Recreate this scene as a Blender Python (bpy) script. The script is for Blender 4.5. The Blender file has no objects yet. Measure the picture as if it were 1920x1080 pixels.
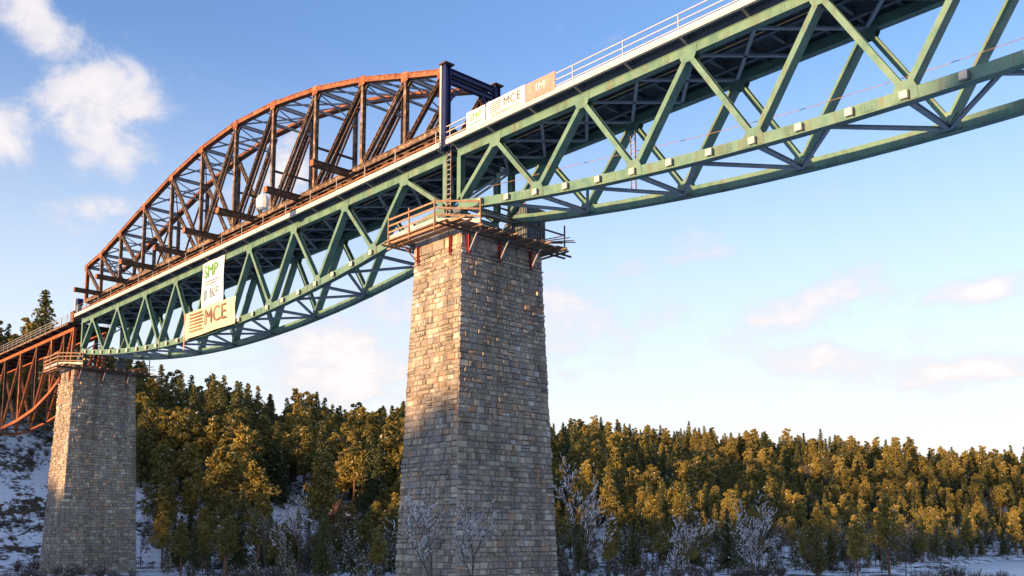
import bpy, bmesh, math, random
import numpy as np
from mathutils import Vector, Matrix, noise

random.seed(7)
rng = np.random.default_rng(11)
sc = bpy.context.scene
col = sc.collection
R = math.radians

# ------------------------------------------------------------------ camera
# Frame: X runs along the bridge (towards the right-hand span), Z=0 is the
# centre line of the green truss' top chord, Y=0 its nearer truss.
cam_d = bpy.data.cameras.new('camera')
cam = bpy.data.objects.new('camera', cam_d)
col.objects.link(cam)
cam.location = (66.2, -49.2, -31.4)
cam.rotation_euler = (R(90 + 6.8), 0, R(46.85))
cam_d.sensor_width = 36.0
cam_d.lens = 1800 / 1920 * 36
cam_d.shift_y = (788 - 540) / 1920
cam_d.clip_start = .5
cam_d.clip_end = 20000
sc.camera = cam
CAM = Vector(cam.location)

# ------------------------------------------------------------------ light
SUN_EL, SUN_AZ = 3.2, 0.3      # elevation; degrees from -Y towards -X
sd = Vector((-math.sin(R(SUN_AZ)) * math.cos(R(SUN_EL)), -math.cos(R(SUN_AZ)) * math.cos(R(SUN_EL)), math.sin(R(SUN_EL))))
sun_d = bpy.data.lights.new('sun', 'SUN')
sun_d.energy = 5.0
sun_d.color = (1.0, .60, .29)
sun_d.angle = R(.6)
sun = bpy.data.objects.new('sun', sun_d)
col.objects.link(sun)
sun.location = (0, -200, 100)
sun.rotation_euler = sd.to_track_quat('Z', 'Y').to_euler()
sc.view_settings.view_transform = 'Standard'
sc.view_settings.look = 'None'
sc.view_settings.gamma = 1
sc.view_settings.use_curve_mapping = False
sc.view_settings.exposure = 1.0

W = bpy.data.worlds.new('World')
sc.world = W
W.use_nodes = True
nt = W.node_tree
nt.nodes.clear()


class NT:
    """small node helper"""
    def __init__(s, tree): s.t = tree
    def n(s, typ, **kw):
        nd = s.t.nodes.new(typ)
        for k, v in kw.items():
            if k == 'inp':
                for i, x in v.items():
                    if isinstance(x, bpy.types.NodeSocket): s.t.links.new(x, nd.inputs[i])
                    else: nd.inputs[i].default_value = x
            else: setattr(nd, k, v)
        return nd
    def m(s, op, a, b=None, c=None, clamp=False):
        nd = s.t.nodes.new('ShaderNodeMath'); nd.operation = op; nd.use_clamp = clamp
        for i, x in enumerate((a, b, c)):
            if x is None: continue
            if isinstance(x, bpy.types.NodeSocket): s.t.links.new(x, nd.inputs[i])
            else: nd.inputs[i].default_value = x
        return nd.outputs[0]
    def mix(s, f, a, b, blend='MIX'):
        nd = s.t.nodes.new('ShaderNodeMix'); nd.data_type = 'RGBA'; nd.blend_type = blend
        for i, x in ((0, f), (6, a), (7, b)):
            if isinstance(x, bpy.types.NodeSocket): s.t.links.new(x, nd.inputs[i])
            else: nd.inputs[i].default_value = x if i == 0 or len(x) == 4 else (*x, 1)
        return nd.outputs[2]
    def ramp(s, fac, stops, interp='LINEAR'):
        nd = s.t.nodes.new('ShaderNodeValToRGB'); cr = nd.color_ramp; cr.interpolation = interp
        while len(cr.elements) < len(stops): cr.elements.new(.5)
        for e, (p, c) in zip(cr.elements, stops):
            e.position = p; e.color = (c, c, c, 1) if not hasattr(c, '__len__') else (*c, 1)
        s.t.links.new(fac, nd.inputs[0])
        return nd.outputs[0]


g = NT(nt)
tc = g.n('ShaderNodeTexCoord')
sky = g.n('ShaderNodeTexSky', sky_type='NISHITA', sun_disc=False)
sky.sun_elevation = R(SUN_EL)
sky.sun_rotation = R(180 + SUN_AZ)
sky.altitude = 300; sky.air_density = 1.0; sky.dust_density = .7; sky.ozone_density = 1.6
sep = g.n('ShaderNodeSeparateXYZ', inp={0: tc.outputs['Generated']})
X_, Y_, Z_ = sep.outputs
az = g.m('MULTIPLY', g.m('ARCTAN2', g.m('MULTIPLY', X_, -1.0), Y_), 57.2958)     # degrees from +Y towards -X
el = g.m('MULTIPLY', g.m('ARCSINE', Z_), 57.2958)
# cloud coordinates on a high flat layer, so clouds flatten towards the horizon
zc = g.m('ADD', g.m('MAXIMUM', Z_, 0.0), .16)
cc = g.n('ShaderNodeCombineXYZ', inp={0: g.m('DIVIDE', X_, zc), 1: g.m('DIVIDE', Y_, zc), 2: 0.0})
nz = g.n('ShaderNodeTexNoise', inp={0: cc.outputs[0], 'Scale': 5.0, 'Detail': 8.0, 'Roughness': .6, 'Distortion': .35})
nz2 = g.n('ShaderNodeTexNoise', inp={0: tc.outputs['Generated'], 'Scale': 15.0, 'Detail': 8.0, 'Roughness': .62, 'Distortion': .3})
# cloud banks: azimuth, elevation, half-widths (deg), tilt, weight
banks = [(73.6, 26.2, 5.0, 1.7, -28, .95), (71.2, 23.2, 3.0, 3.1, -20, 1.15), (70.0, 20.8, 1.5, 2.0, 0, .75), (76.3, 20.6, 2.4, 1.8, 10, 1.1),
         (69.8, 17.9, 3.6, .9, 12, .75), (57.2, 9.9, 4.4, 2.4, -10, 1.15), (53.5, 12.8, 5.0, 2.2, 20, .7), (60.5, 21.0, 1.8, 2.4, 0, .9),
         (43.5, 13.0, 7.0, 2.4, 8, .85), (38.2, 15.9, 4.4, .9, 14, .75), (29.0, 13.0, 5.0, 1.5, 14, .85), (27.6, 9.7, 4.6, 1.0, -2, 1.05),
         (20.5, 8.9, 3.6, 1.0, 10, 1.15), (20.0, 13.1, 3.0, .7, 8, .9), (68.6, 20.6, 2.2, .9, 0, .45)]
acc = None
for (a0, e0, wa, we, tilt, wt) in banks:
    da = g.m('SUBTRACT', az, a0); de = g.m('SUBTRACT', el, e0)
    ct, st = math.cos(R(tilt)), math.sin(R(tilt))
    # +az is to the left in view, hence the sign of the tilt
    u = g.m('ADD', g.m('MULTIPLY', da, ct / wa), g.m('MULTIPLY', de, -st / wa))
    v = g.m('ADD', g.m('MULTIPLY', da, st / we), g.m('MULTIPLY', de, ct / we))
    q = g.m('ADD', g.m('MULTIPLY', u, u), g.m('MULTIPLY', v, v))
    b = g.m('MULTIPLY', g.m('EXPONENT', g.m('MULTIPLY', q, -.75)), wt)
    acc = b if acc is None else g.m('MAXIMUM', acc, b)
# elsewhere the same kind of scattered cloud
outside = g.m('MULTIPLY', g.m('SUBTRACT', 1.0, g.m('LESS_THAN', g.m('ABSOLUTE', g.m('SUBTRACT', az, 46.0)), 38.0)), .42)
acc = g.m('MAXIMUM', acc, outside)
dens = g.m('ADD', g.m('MULTIPLY', acc, .66), g.m('ADD', g.m('MULTIPLY', nz.outputs[0], 1.05), g.m('MULTIPLY', nz2.outputs[0], 1.2)))
dens = g.m('SUBTRACT', dens, 1.34)
cov = g.n('ShaderNodeMapRange', interpolation_type='SMOOTHSTEP', inp={0: dens, 1: -.04, 2: .42, 3: 0.0, 4: .85}).outputs[0]
cov = g.m('MULTIPLY', cov, g.n('ShaderNodeMapRange', inp={0: el, 1: 0.5, 2: 6.0, 3: 0.0, 4: 1.0}).outputs[0])
lum = g.n('ShaderNodeMapRange', inp={0: dens, 1: .05, 2: .6, 3: 0.0, 4: 1.0}).outputs[0]
ccol = g.mix(lum, (3.1, 3.1, 3.5), (4.7, 4.3, 4.1))
# thin pale veil close to the horizon
veil = g.n('ShaderNodeMapRange', interpolation_type='SMOOTHSTEP', inp={0: el, 1: 29.0, 2: 4.0, 3: 0.0, 4: .86}).outputs[0]
base = g.mix(1.0, sky.outputs[0], (1.7, 1.95, 2.8), 'MULTIPLY')
base = g.mix(veil, base, (4.0, 4.25, 4.45))
glow = g.n('ShaderNodeMapRange', interpolation_type='SMOOTHSTEP', inp={0: el, 1: 12.0, 2: 2.0, 3: 0.0, 4: .7}).outputs[0]
base = g.mix(glow, base, (4.35, 4.15, 4.0))
skc = g.mix(cov, base, ccol)
bg = g.n('ShaderNodeBackground', inp={0: skc, 1: .12})
out = g.n('ShaderNodeOutputWorld', inp={0: bg.outputs[0]})

sc.render.engine = 'CYCLES'
sc.cycles.max_bounces = 6
sc.cycles.diffuse_bounces = 3
sc.cycles.transparent_max_bounces = 4


# ------------------------------------------------------------------ materials
def mat(name, rough=.6, metal=0.0, spec=.4):
    m = bpy.data.materials.new(name); m.use_nodes = True
    t = m.node_tree; b = t.nodes['Principled BSDF']
    b.inputs['Roughness'].default_value = rough; b.inputs['Metallic'].default_value = metal
    b.inputs['Specular IOR Level'].default_value = spec
    return m, NT(t), b


def noisy(name, stops, scale=3., rough=.6, bump=0.0, detail=5., metal=0., spec=.4, stretch=(1, 1, 1), streak=None):
    m, k, b = mat(name, rough, metal, spec)
    geo = k.n('ShaderNodeNewGeometry')
    mp = k.n('ShaderNodeMapping', inp={0: geo.outputs['Position'], 3: stretch})
    n1 = k.n('ShaderNodeTexNoise', inp={0: mp.outputs[0], 'Scale': scale, 'Detail': detail, 'Roughness': .62})
    c = k.ramp(n1.outputs[0], stops)
    if streak:
        mp2 = k.n('ShaderNodeMapping', inp={0: geo.outputs['Position'], 3: (1, 1, .12)})
        n2 = k.n('ShaderNodeTexNoise', inp={0: mp2.outputs[0], 'Scale': 2.2, 'Detail': 6., 'Roughness': .7})
        f = k.ramp(n2.outputs[0], [(.52, 0.), (.66, streak[1])])
        c = k.mix(f, c, streak[0])
    k.t.links.new(c, b.inputs['Base Color'])
    if bump:
        bp = k.n('ShaderNodeBump', inp={'Height': n1.outputs[0], 'Strength': bump, 'Distance': .05})
        k.t.links.new(bp.outputs[0], b.inputs['Normal'])
    return m


M = {}
M['green'] = noisy('green_paint', [(.3, (.085, .185, .145)), (.5, (.135, .255, .190)), (.75, (.19, .30, .215))], .9, .42, .02, streak=((.17, .13, .075), .6))
M['rust'] = noisy('rust_bright', [(.3, (.13, .05, .028)), (.5, (.30, .115, .05)), (.7, (.44, .20, .095))], 1.6, .8, .1, streak=((.12, .05, .03), .7))
M['rust_dark'] = noisy('rust_dark', [(.3, (.035, .024, .018)), (.52, (.09, .055, .038)), (.72, (.20, .11, .065))], 2.2, .85, .1)
M['rust_tan'] = noisy('rust_tan', [(.3, (.055, .035, .026)), (.5, (.17, .11, .075)), (.7, (.42, .32, .23))], 2.0, .8, .1)
M['old_shade_grey'] = noisy('weathered_shaded_grey', [(.3, (.22, .21, .22)), (.6, (.36, .35, .36)), (.75, (.28, .18, .13))], 1.8, .7, .05)  # shade on the arch's cross bracing is put into this grey
M['orange'] = noisy('orange_primer', [(.3, (.24, .07, .025)), (.6, (.42, .13, .045)), (.8, (.30, .13, .07))], 1.2, .7, .05)
M['galv'] = noisy('galvanised_steel', [(.3, (.42, .41, .40)), (.7, (.58, .56, .53))], 2., .45, .02, metal=.25)
M['cream'] = noisy('pale_edge_beam', [(.3, (.62, .56, .46)), (.7, (.78, .72, .62))], 1.5, .6, .03)
M['deck'] = noisy('deck_steel', [(.3, (.075, .10, .115)), (.7, (.135, .16, .17))], 1.5, .6, .03)
M['brace'] = noisy('grey_green_bracing', [(.3, (.28, .33, .36)), (.7, (.38, .43, .45))], 1.5, .5, .02)
M['block'] = noisy('pale_block', [(.3, (.66, .55, .42)), (.7, (.80, .70, .56))], 3., .6, .03)
M['wood'] = noisy('scaffold_timber', [(.3, (.20, .12, .07)), (.55, (.36, .23, .14)), (.75, (.50, .36, .24))], 3., .8, .1, stretch=(1, 1, 4))
M['wood_dark'] = noisy('dark_timber', [(.3, (.06, .04, .03)), (.7, (.15, .10, .07))], 3., .85, .1)
M['red'] = noisy('red_paint', [(.3, (.24, .025, .025)), (.7, (.36, .045, .04))], 2., .5)
M['blue'] = noisy('dark_blue_paint', [(.3, (.014, .018, .075)), (.7, (.024, .032, .12))], 1.2, .4)
M['white'] = noisy('white_sheet', [(.3, (.74, .73, .72)), (.7, (.84, .83, .82))], 2., .6, .05)
M['beige'] = noisy('beige_sheet', [(.3, (.64, .52, .33)), (.7, (.74, .62, .42))], 1.5, .6, .05)
M['pink'] = noisy('pink_red_sheet', [(.3, (.62, .22, .18)), (.7, (.74, .32, .26))], 1.5, .6, .05)
M['ink_grey'] = noisy('ink_grey', [(.3, (.13, .11, .11)), (.7, (.17, .15, .14))], 2., .6)
M['ink_brown'] = noisy('ink_brown', [(.3, (.17, .10, .06)), (.7, (.24, .14, .08))], 2., .6)
M['ink_green'] = noisy('ink_green', [(.3, (.07, .30, .03)), (.7, (.11, .38, .05))], 2., .6)
M['ink_blue'] = noisy('ink_blue', [(.3, (.14, .24, .34)), (.7, (.20, .30, .38))], 2., .6)
M['ink_white'] = noisy('ink_white', [(.3, (.78, .76, .74)), (.7, (.84, .82, .80))], 2., .6)
M['yellow'] = noisy('yellow_paint', [(.3, (.62, .50, .05)), (.7, (.72, .58, .08))], 2., .5)
M['bark'] = noisy('pine_bark', [(.3, (.10, .055, .035)), (.55, (.21, .11, .06)), (.75, (.30, .16, .08))], 2.5, .9, .3, stretch=(1, 1, .3))
M['bark_grey'] = noisy('grey_bark', [(.3, (.06, .05, .045)), (.7, (.17, .14, .12))], 2.5, .9, .3, stretch=(1, 1, .3))
M['twig'] = noisy('bare_twigs', [(.3, (.05, .04, .032)), (.7, (.13, .10, .078))], 1.5, .9)
M['snow'] = noisy('snow', [(.3, (.74, .77, .82)), (.7, (.84, .86, .88))], 3., .7, .1)
M['snow_tree'] = noisy('snow_clumps', [(.3, (.60, .58, .57)), (.7, (.80, .79, .78))], 3., .8)


def foliage(name, a, b_, c):
    m, k, bs = mat(name, .65, 0, .25)
    oi = k.n('ShaderNodeObjectInfo'); geo = k.n('ShaderNodeNewGeometry')
    r1 = k.m('ADD', k.m('MULTIPLY', oi.outputs['Random'], .5), k.m('MULTIPLY', geo.outputs['Random Per Island'], .5))
    cc_ = k.ramp(r1, [(.12, a), (.5, b_), (.9, c)])
    k.t.links.new(cc_, bs.inputs['Base Color'])
    tr = k.n('ShaderNodeBsdfTranslucent', inp={0: cc_})
    mx = k.n('ShaderNodeMixShader', inp={0: .25, 1: bs.outputs[0], 2: tr.outputs[0]})
    k.t.links.new(mx.outputs[0], k.t.nodes['Material Output'].inputs[0])
    return m


M['spruce'] = foliage('spruce_needles', (.046, .068, .034), (.105, .112, .038), (.21, .170, .048))
M['pine'] = foliage('pine_needles', (.12, .12, .042), (.27, .22, .054), (.40, .31, .085))
M['rusty_leaf'] = foliage('rusty_dry_leaves', (.14, .07, .045), (.24, .12, .08), (.30, .18, .13))


def stone_mat(name):
    m, k, b = mat(name, .85, 0, .2)
    at = k.n('ShaderNodeAttribute', attribute_name='tint')
    geo = k.n('ShaderNodeNewGeometry')
    n1 = k.n('ShaderNodeTexNoise', inp={0: geo.outputs['Position'], 'Scale': 5., 'Detail': 6., 'Roughness': .7})
    n2 = k.n('ShaderNodeTexNoise', inp={0: k.n('ShaderNodeMapping', inp={0: geo.outputs['Position'], 3: (1, 1, .1)}).outputs[0], 'Scale': .7, 'Detail': 5., 'Roughness': .6})
    f = k.ramp(n1.outputs[0], [(.25, .62), (.75, 1.25)])
    f2 = k.ramp(n2.outputs[0], [(.38, .66), (.60, 1.10)])
    c = k.mix(1., at.outputs['Color'], f, 'MULTIPLY'); c = k.mix(1., c, f2, 'MULTIPLY')
    n3 = k.n('ShaderNodeTexNoise', inp={0: geo.outputs['Position'], 'Scale': .45, 'Detail': 6., 'Roughness': .65})
    c = k.mix(k.ramp(n3.outputs[0], [(.56, 0.), (.70, .4)]), c, (.42, .27, .16))
    k.t.links.new(c, b.inputs['Base Color'])
    bp = k.n('ShaderNodeBump', inp={'Height': n1.outputs[0], 'Strength': 1.0, 'Distance': .12})
    k.t.links.new(bp.outputs[0], b.inputs['Normal'])
    return m


M['stone'] = stone_mat('granite_blocks')
M['mortar'] = noisy('mortar', [(.3, (.19, .165, .135)), (.7, (.30, .27, .22))], 4., .95, .3)


# ------------------------------------------------------------------ mesh helpers
class MB:
    def __init__(s): s.v = []; s.f = []; s.c = []; s.mi = []; s.tint = None
    def add(s, vs, fs, mi=0, tint=None):
        o = len(s.v); s.v += [tuple(p) for p in vs]; s.f += [tuple(i + o for i in f) for f in fs]; s.mi += [mi] * len(fs)
        if tint is not None: s.c += [tint] * len(vs)
    def prism(s, pts0, pts1, mi=0):
        n = len(pts0)
        fs = [tuple(reversed(range(n))), tuple(range(n, 2 * n))] + [(i, (i + 1) % n, n + (i + 1) % n, n + i) for i in range(n)]
        s.add(list(pts0) + list(pts1), fs, mi)
    def box(s, x0, x1, y0, y1, z0, z1, mi=0):
        s.prism([(x0, y0, z0), (x1, y0, z0), (x1, y1, z0), (x0, y1, z0)], [(x0, y0, z1), (x1, y0, z1), (x1, y1, z1), (x0, y1, z1)], mi)
    def bar(s, a, b, w, h, ref=(0, 1, 0), off=(0, 0), mi=0):
        """bar from a to b; w across in the plane, h along ref"""
        a = Vector(a); b = Vector(b); d = (b - a).normalized(); ref = Vector(ref)
        if abs(d.dot(ref)) > .97: ref = Vector((1, 0, 0)) if abs(d.x) < .9 else Vector((0, 0, 1))
        v = (ref - d * ref.dot(d)).normalized(); u = d.cross(v)
        q = [u * (sx * w / 2 + off[0]) + v * (sy * h / 2 + off[1]) for sx, sy in ((-1, -1), (1, -1), (1, 1), (-1, 1))]
        s.prism([a + k for k in q], [b + k for k in q], mi)
    def hbar(s, a, b, w, h, t=.03, ref=(0, 1, 0)):
        """H section: two flanges of width w, h apart along ref, and a web"""
        s.bar(a, b, w, t, ref, (0, -h / 2 + t / 2)); s.bar(a, b, w, t, ref, (0, h / 2 - t / 2)); s.bar(a, b, t, h - 2 * t, ref)
    def ibar(s, a, b, w, h, t=.04, ref=(0, 1, 0)):
        """I section standing up: flanges above and below (in plane), web upright; w along ref, h in plane"""
        s.bar(a, b, t, w, ref, (-h / 2 + t / 2, 0)); s.bar(a, b, t, w, ref, (h / 2 - t / 2, 0)); s.bar(a, b, h - 2 * t, t, ref)
    def poly(s, pts, w, h, ref=(0, 1, 0)):
        """box section following a polyline in the XZ plane, closed joints"""
        pts = [Vector(p) for p in pts]; rings = []
        for i, p in enumerate(pts):
            d = ((pts[min(i + 1, len(pts) - 1)] - pts[max(i - 1, 0)])).normalized(); v = Vector(ref); v = (v - d * v.dot(d)).normalized(); u = d.cross(v)
            rings.append([p + u * (a * w / 2) + v * (b * h / 2) for a, b in ((-1, -1), (1, -1), (1, 1), (-1, 1))])
        vs = [q for r_ in rings for q in r_]; n = len(rings)
        fs = [(0, 3, 2, 1), tuple(4 * (n - 1) + j for j in range(4))]
        for i in range(n - 1):
            for j in range(4): fs.append((4 * i + j, 4 * i + (j + 1) % 4, 4 * i + 4 + (j + 1) % 4, 4 * i + 4 + j))
        s.add(vs, fs)
    def tube(s, a, b, r, n=6, r2=None, mi=0):
        a = Vector(a); b = Vector(b); d = (b - a).normalized(); ref = Vector((0, 0, 1)) if abs(d.z) < .9 else Vector((1, 0, 0))
        v = (ref - d * ref.dot(d)).normalized(); u = d.cross(v); r2 = r if r2 is None else r2
        q = [u * math.cos(2 * math.pi * k / n) + v * math.sin(2 * math.pi * k / n) for k in range(n)]
        s.prism([a + k * r for k in q], [b + k * r2 for k in q], mi)
    def build(s, name, mats, parent=None, loc=None, kind=None, label=None):
        L = Vector(parent['_loc']) if parent is not None and '_loc' in parent else Vector(loc or (0, 0, 0))
        me = bpy.data.meshes.new(name)
        v = np.array(s.v, dtype=np.float64) - np.array(L)
        me.from_pydata(v.tolist(), [], s.f)
        if not isinstance(mats, (list, tuple)): mats = [mats]
        for m_ in mats: me.materials.append(m_)
        if len(mats) > 1: me.polygons.foreach_set('material_index', s.mi)
        if s.c:
            ca = me.color_attributes.new('tint', 'FLOAT_COLOR', 'POINT')
            ca.data.foreach_set('color', [x for c in s.c for x in (*c, 1.0)])
        me.update()
        o = bpy.data.objects.new(name, me); col.objects.link(o)
        if parent is not None:
            o.parent = parent
        else: o.location = L
        o['_loc'] = tuple(L)
        if kind: o['kind'] = kind
        if label: o['label'] = label
        return o


def thing(name, label, cat, loc, group=None):
    o = bpy.data.objects.new(name, None); col.objects.link(o); o.location = loc; o.empty_display_size = .5
    o['_loc'] = tuple(loc); o['label'] = label; o['category'] = cat
    if group: o['group'] = group
    return o


def tag(o, label, cat, group=None):
    o['label'] = label; o['category'] = cat
    if group: o['group'] = group
    return o


def one(name, m, parent, fn, *a, **kw):
    b = MB(); getattr(b, fn)(*a, **kw); return b.build(name, m, parent)


# ------------------------------------------------------------------ terrain
YF = [-400, -200, -60, 0, 30, 60, 96, 203, 260, 330, 500, 900]
XF = [-170, -130, -112, -104, -92, -60, -12, -31, 0, 62, 154, 294]
AA = [30, 32, 34, 44, 42, 30, 25, 38, 33, 23, 15, 14]
LL = [70, 70, 75, 90, 110, 125, 170, 180, 150, 130, 120, 120]
YS = [-600, -200, -60, 0, 40, 70, 96, 150, 203, 260, 330, 500, 900]
XS = [200, 160, 110, 85, 55, 25, -4, -15, -27, 4, 66, 158, 298]      # shoreline
WATER = -37.55
RX = [-400, -250, -160, -105, -81, -40, 6, 30, 38, 42, 47, 55, 80, 160, 400]
RH = [26, 26, 20, 3, -6.5, -4.5, -2.5, -2.5, 0, 5, 13, 16, 15, 12, 14]


def ground_h(X, Y):
    X = np.asarray(X, float); Y = np.asarray(Y, float)
    d = np.interp(Y, YF, XF) - X
    A = np.interp(Y, YF, AA); L = np.interp(Y, YF, LL)
    dd = np.clip(d, 0, None); t = np.clip(dd / L, 0, 1); s = t * t * (3 - 2 * t) * .35 + t * .65
    h = -37.0 + A * s + .02 * np.clip(dd - L, 0, 200)
    # far river bank on the other side
    w = X - np.interp(Y, YS, XS)
    h = np.where(w > 0, -37.0 - 2.5 * np.clip(w / 8, 0, 1), h)
    h = np.where(w > 190, -39.5 + np.clip((w - 190) / 120, 0, 1) * 45, h)
    # bank where the photographer stands
    h = h + 4.2 * np.exp(-(((X - 66) / 26) ** 2 + ((Y + 52) / 22) ** 2))
    # wooded ridge to the south that throws the evening shade
    rh = np.interp(X, RX, RH) - 12
    k = np.exp(-((Y + 285) / 60) ** 2)
    h = np.where(w < 180, h + np.clip(rh - h, 0, None) * k, h)
    return h


def gz(x, y): return float(ground_h(x, y))


def axis(lo, hi, step, far):
    a = list(np.arange(lo, hi + .1, step)); g_ = step
    while a[-1] < far: g_ *= 1.35; a.append(a[-1] + g_)
    g_ = step
    while a[0] > -far: g_ *= 1.35; a.insert(0, a[0] - g_)
    return np.array(a)


gx = axis(-330, 160, 3.5, 7000); gy = axis(-350, 460, 3.5, 7000)
GX, GY = np.meshgrid(gx, gy)
GZ = ground_h(GX, GY)
nzv = np.array([noise.fractal(Vector((x * .03, y * .03, 3.)), .8, 2.1, 5) for x, y in zip(GX.ravel(), GY.ravel())]).reshape(GX.shape)
nz3 = np.array([noise.noise(Vector((x * .16, y * .16, 9.))) for x, y in zip(GX.ravel(), GY.ravel())]).reshape(GX.shape)
land = np.clip((GZ + 37.2) / 3, 0, 1)
GZ = GZ + nzv * (.25 + 2.2 * land) + nz3 * (.15 + .6 * land)
me = bpy.data.meshes.new('ground')
nx, ny = len(gx), len(gy)
idx = np.arange(nx * ny).reshape(ny, nx)
fs = np.stack([idx[:-1, :-1], idx[:-1, 1:], idx[1:, 1:], idx[1:, :-1]], -1).reshape(-1, 4)
me.from_pydata(np.stack([GX.ravel(), GY.ravel(), GZ.ravel()], -1).tolist(), [], fs.tolist())
me.polygons.foreach_set('use_smooth', [True] * len(me.polygons))
m, k, b = mat('snowy_ground', .85, 0, .2)
geo = k.n('ShaderNodeNewGeometry')
n1 = k.n('ShaderNodeTexNoise', inp={0: geo.outputs['Position'], 'Scale': .16, 'Detail': 9., 'Roughness': .72})
n2 = k.n('ShaderNodeTexNoise', inp={0: geo.outputs['Position'], 'Scale': .9, 'Detail': 7., 'Roughness': .7})
dark = k.ramp(n2.outputs[0], [(.35, (.030, .024, .018)), (.55, (.085, .060, .038)), (.7, (.12, .10, .06))])
f = k.m('ADD', k.m('MULTIPLY', n1.outputs[0], .65), k.m('MULTIPLY', n2.outputs[0], .45))
sn = k.ramp(f, [(.55, 1.), (.585, 0.)])
cg = k.mix(sn, dark, (.80, .83, .88))
k.t.links.new(cg, b.inputs['Base Color'])
bp = k.n('ShaderNodeBump', inp={'Height': n2.outputs[0], 'Strength': .8, 'Distance': .5}); k.t.links.new(bp.outputs[0], b.inputs['Normal'])
me.materials.append(m)
go = bpy.data.objects.new('ground', me); col.objects.link(go); go['kind'] = 'structure'

m, k, b = mat('snow_covered_ice', .35, 0, .5)
geo = k.n('ShaderNodeNewGeometry')
n1 = k.n('ShaderNodeTexNoise', inp={0: geo.outputs['Position'], 'Scale': .05, 'Detail': 7., 'Roughness': .6})
k.t.links.new(k.ramp(n1.outputs[0], [(.35, (.34, .40, .48)), (.6, (.50, .56, .63))]), b.inputs['Base Color'])
wb = MB(); wb.add([(-900, -900, WATER), (900, -900, WATER), (900, 2500, WATER), (-900, 2500, WATER)], [(0, 1, 2, 3)])
wb.build('frozen_lake', m, kind='structure')

# ------------------------------------------------------------------ green truss spans
PN = 84.4 / 9
BW = 5.7


def zb(k): return -8.05 + 3.65 * ((k - 4.5) / 4.5) ** 2


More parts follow.
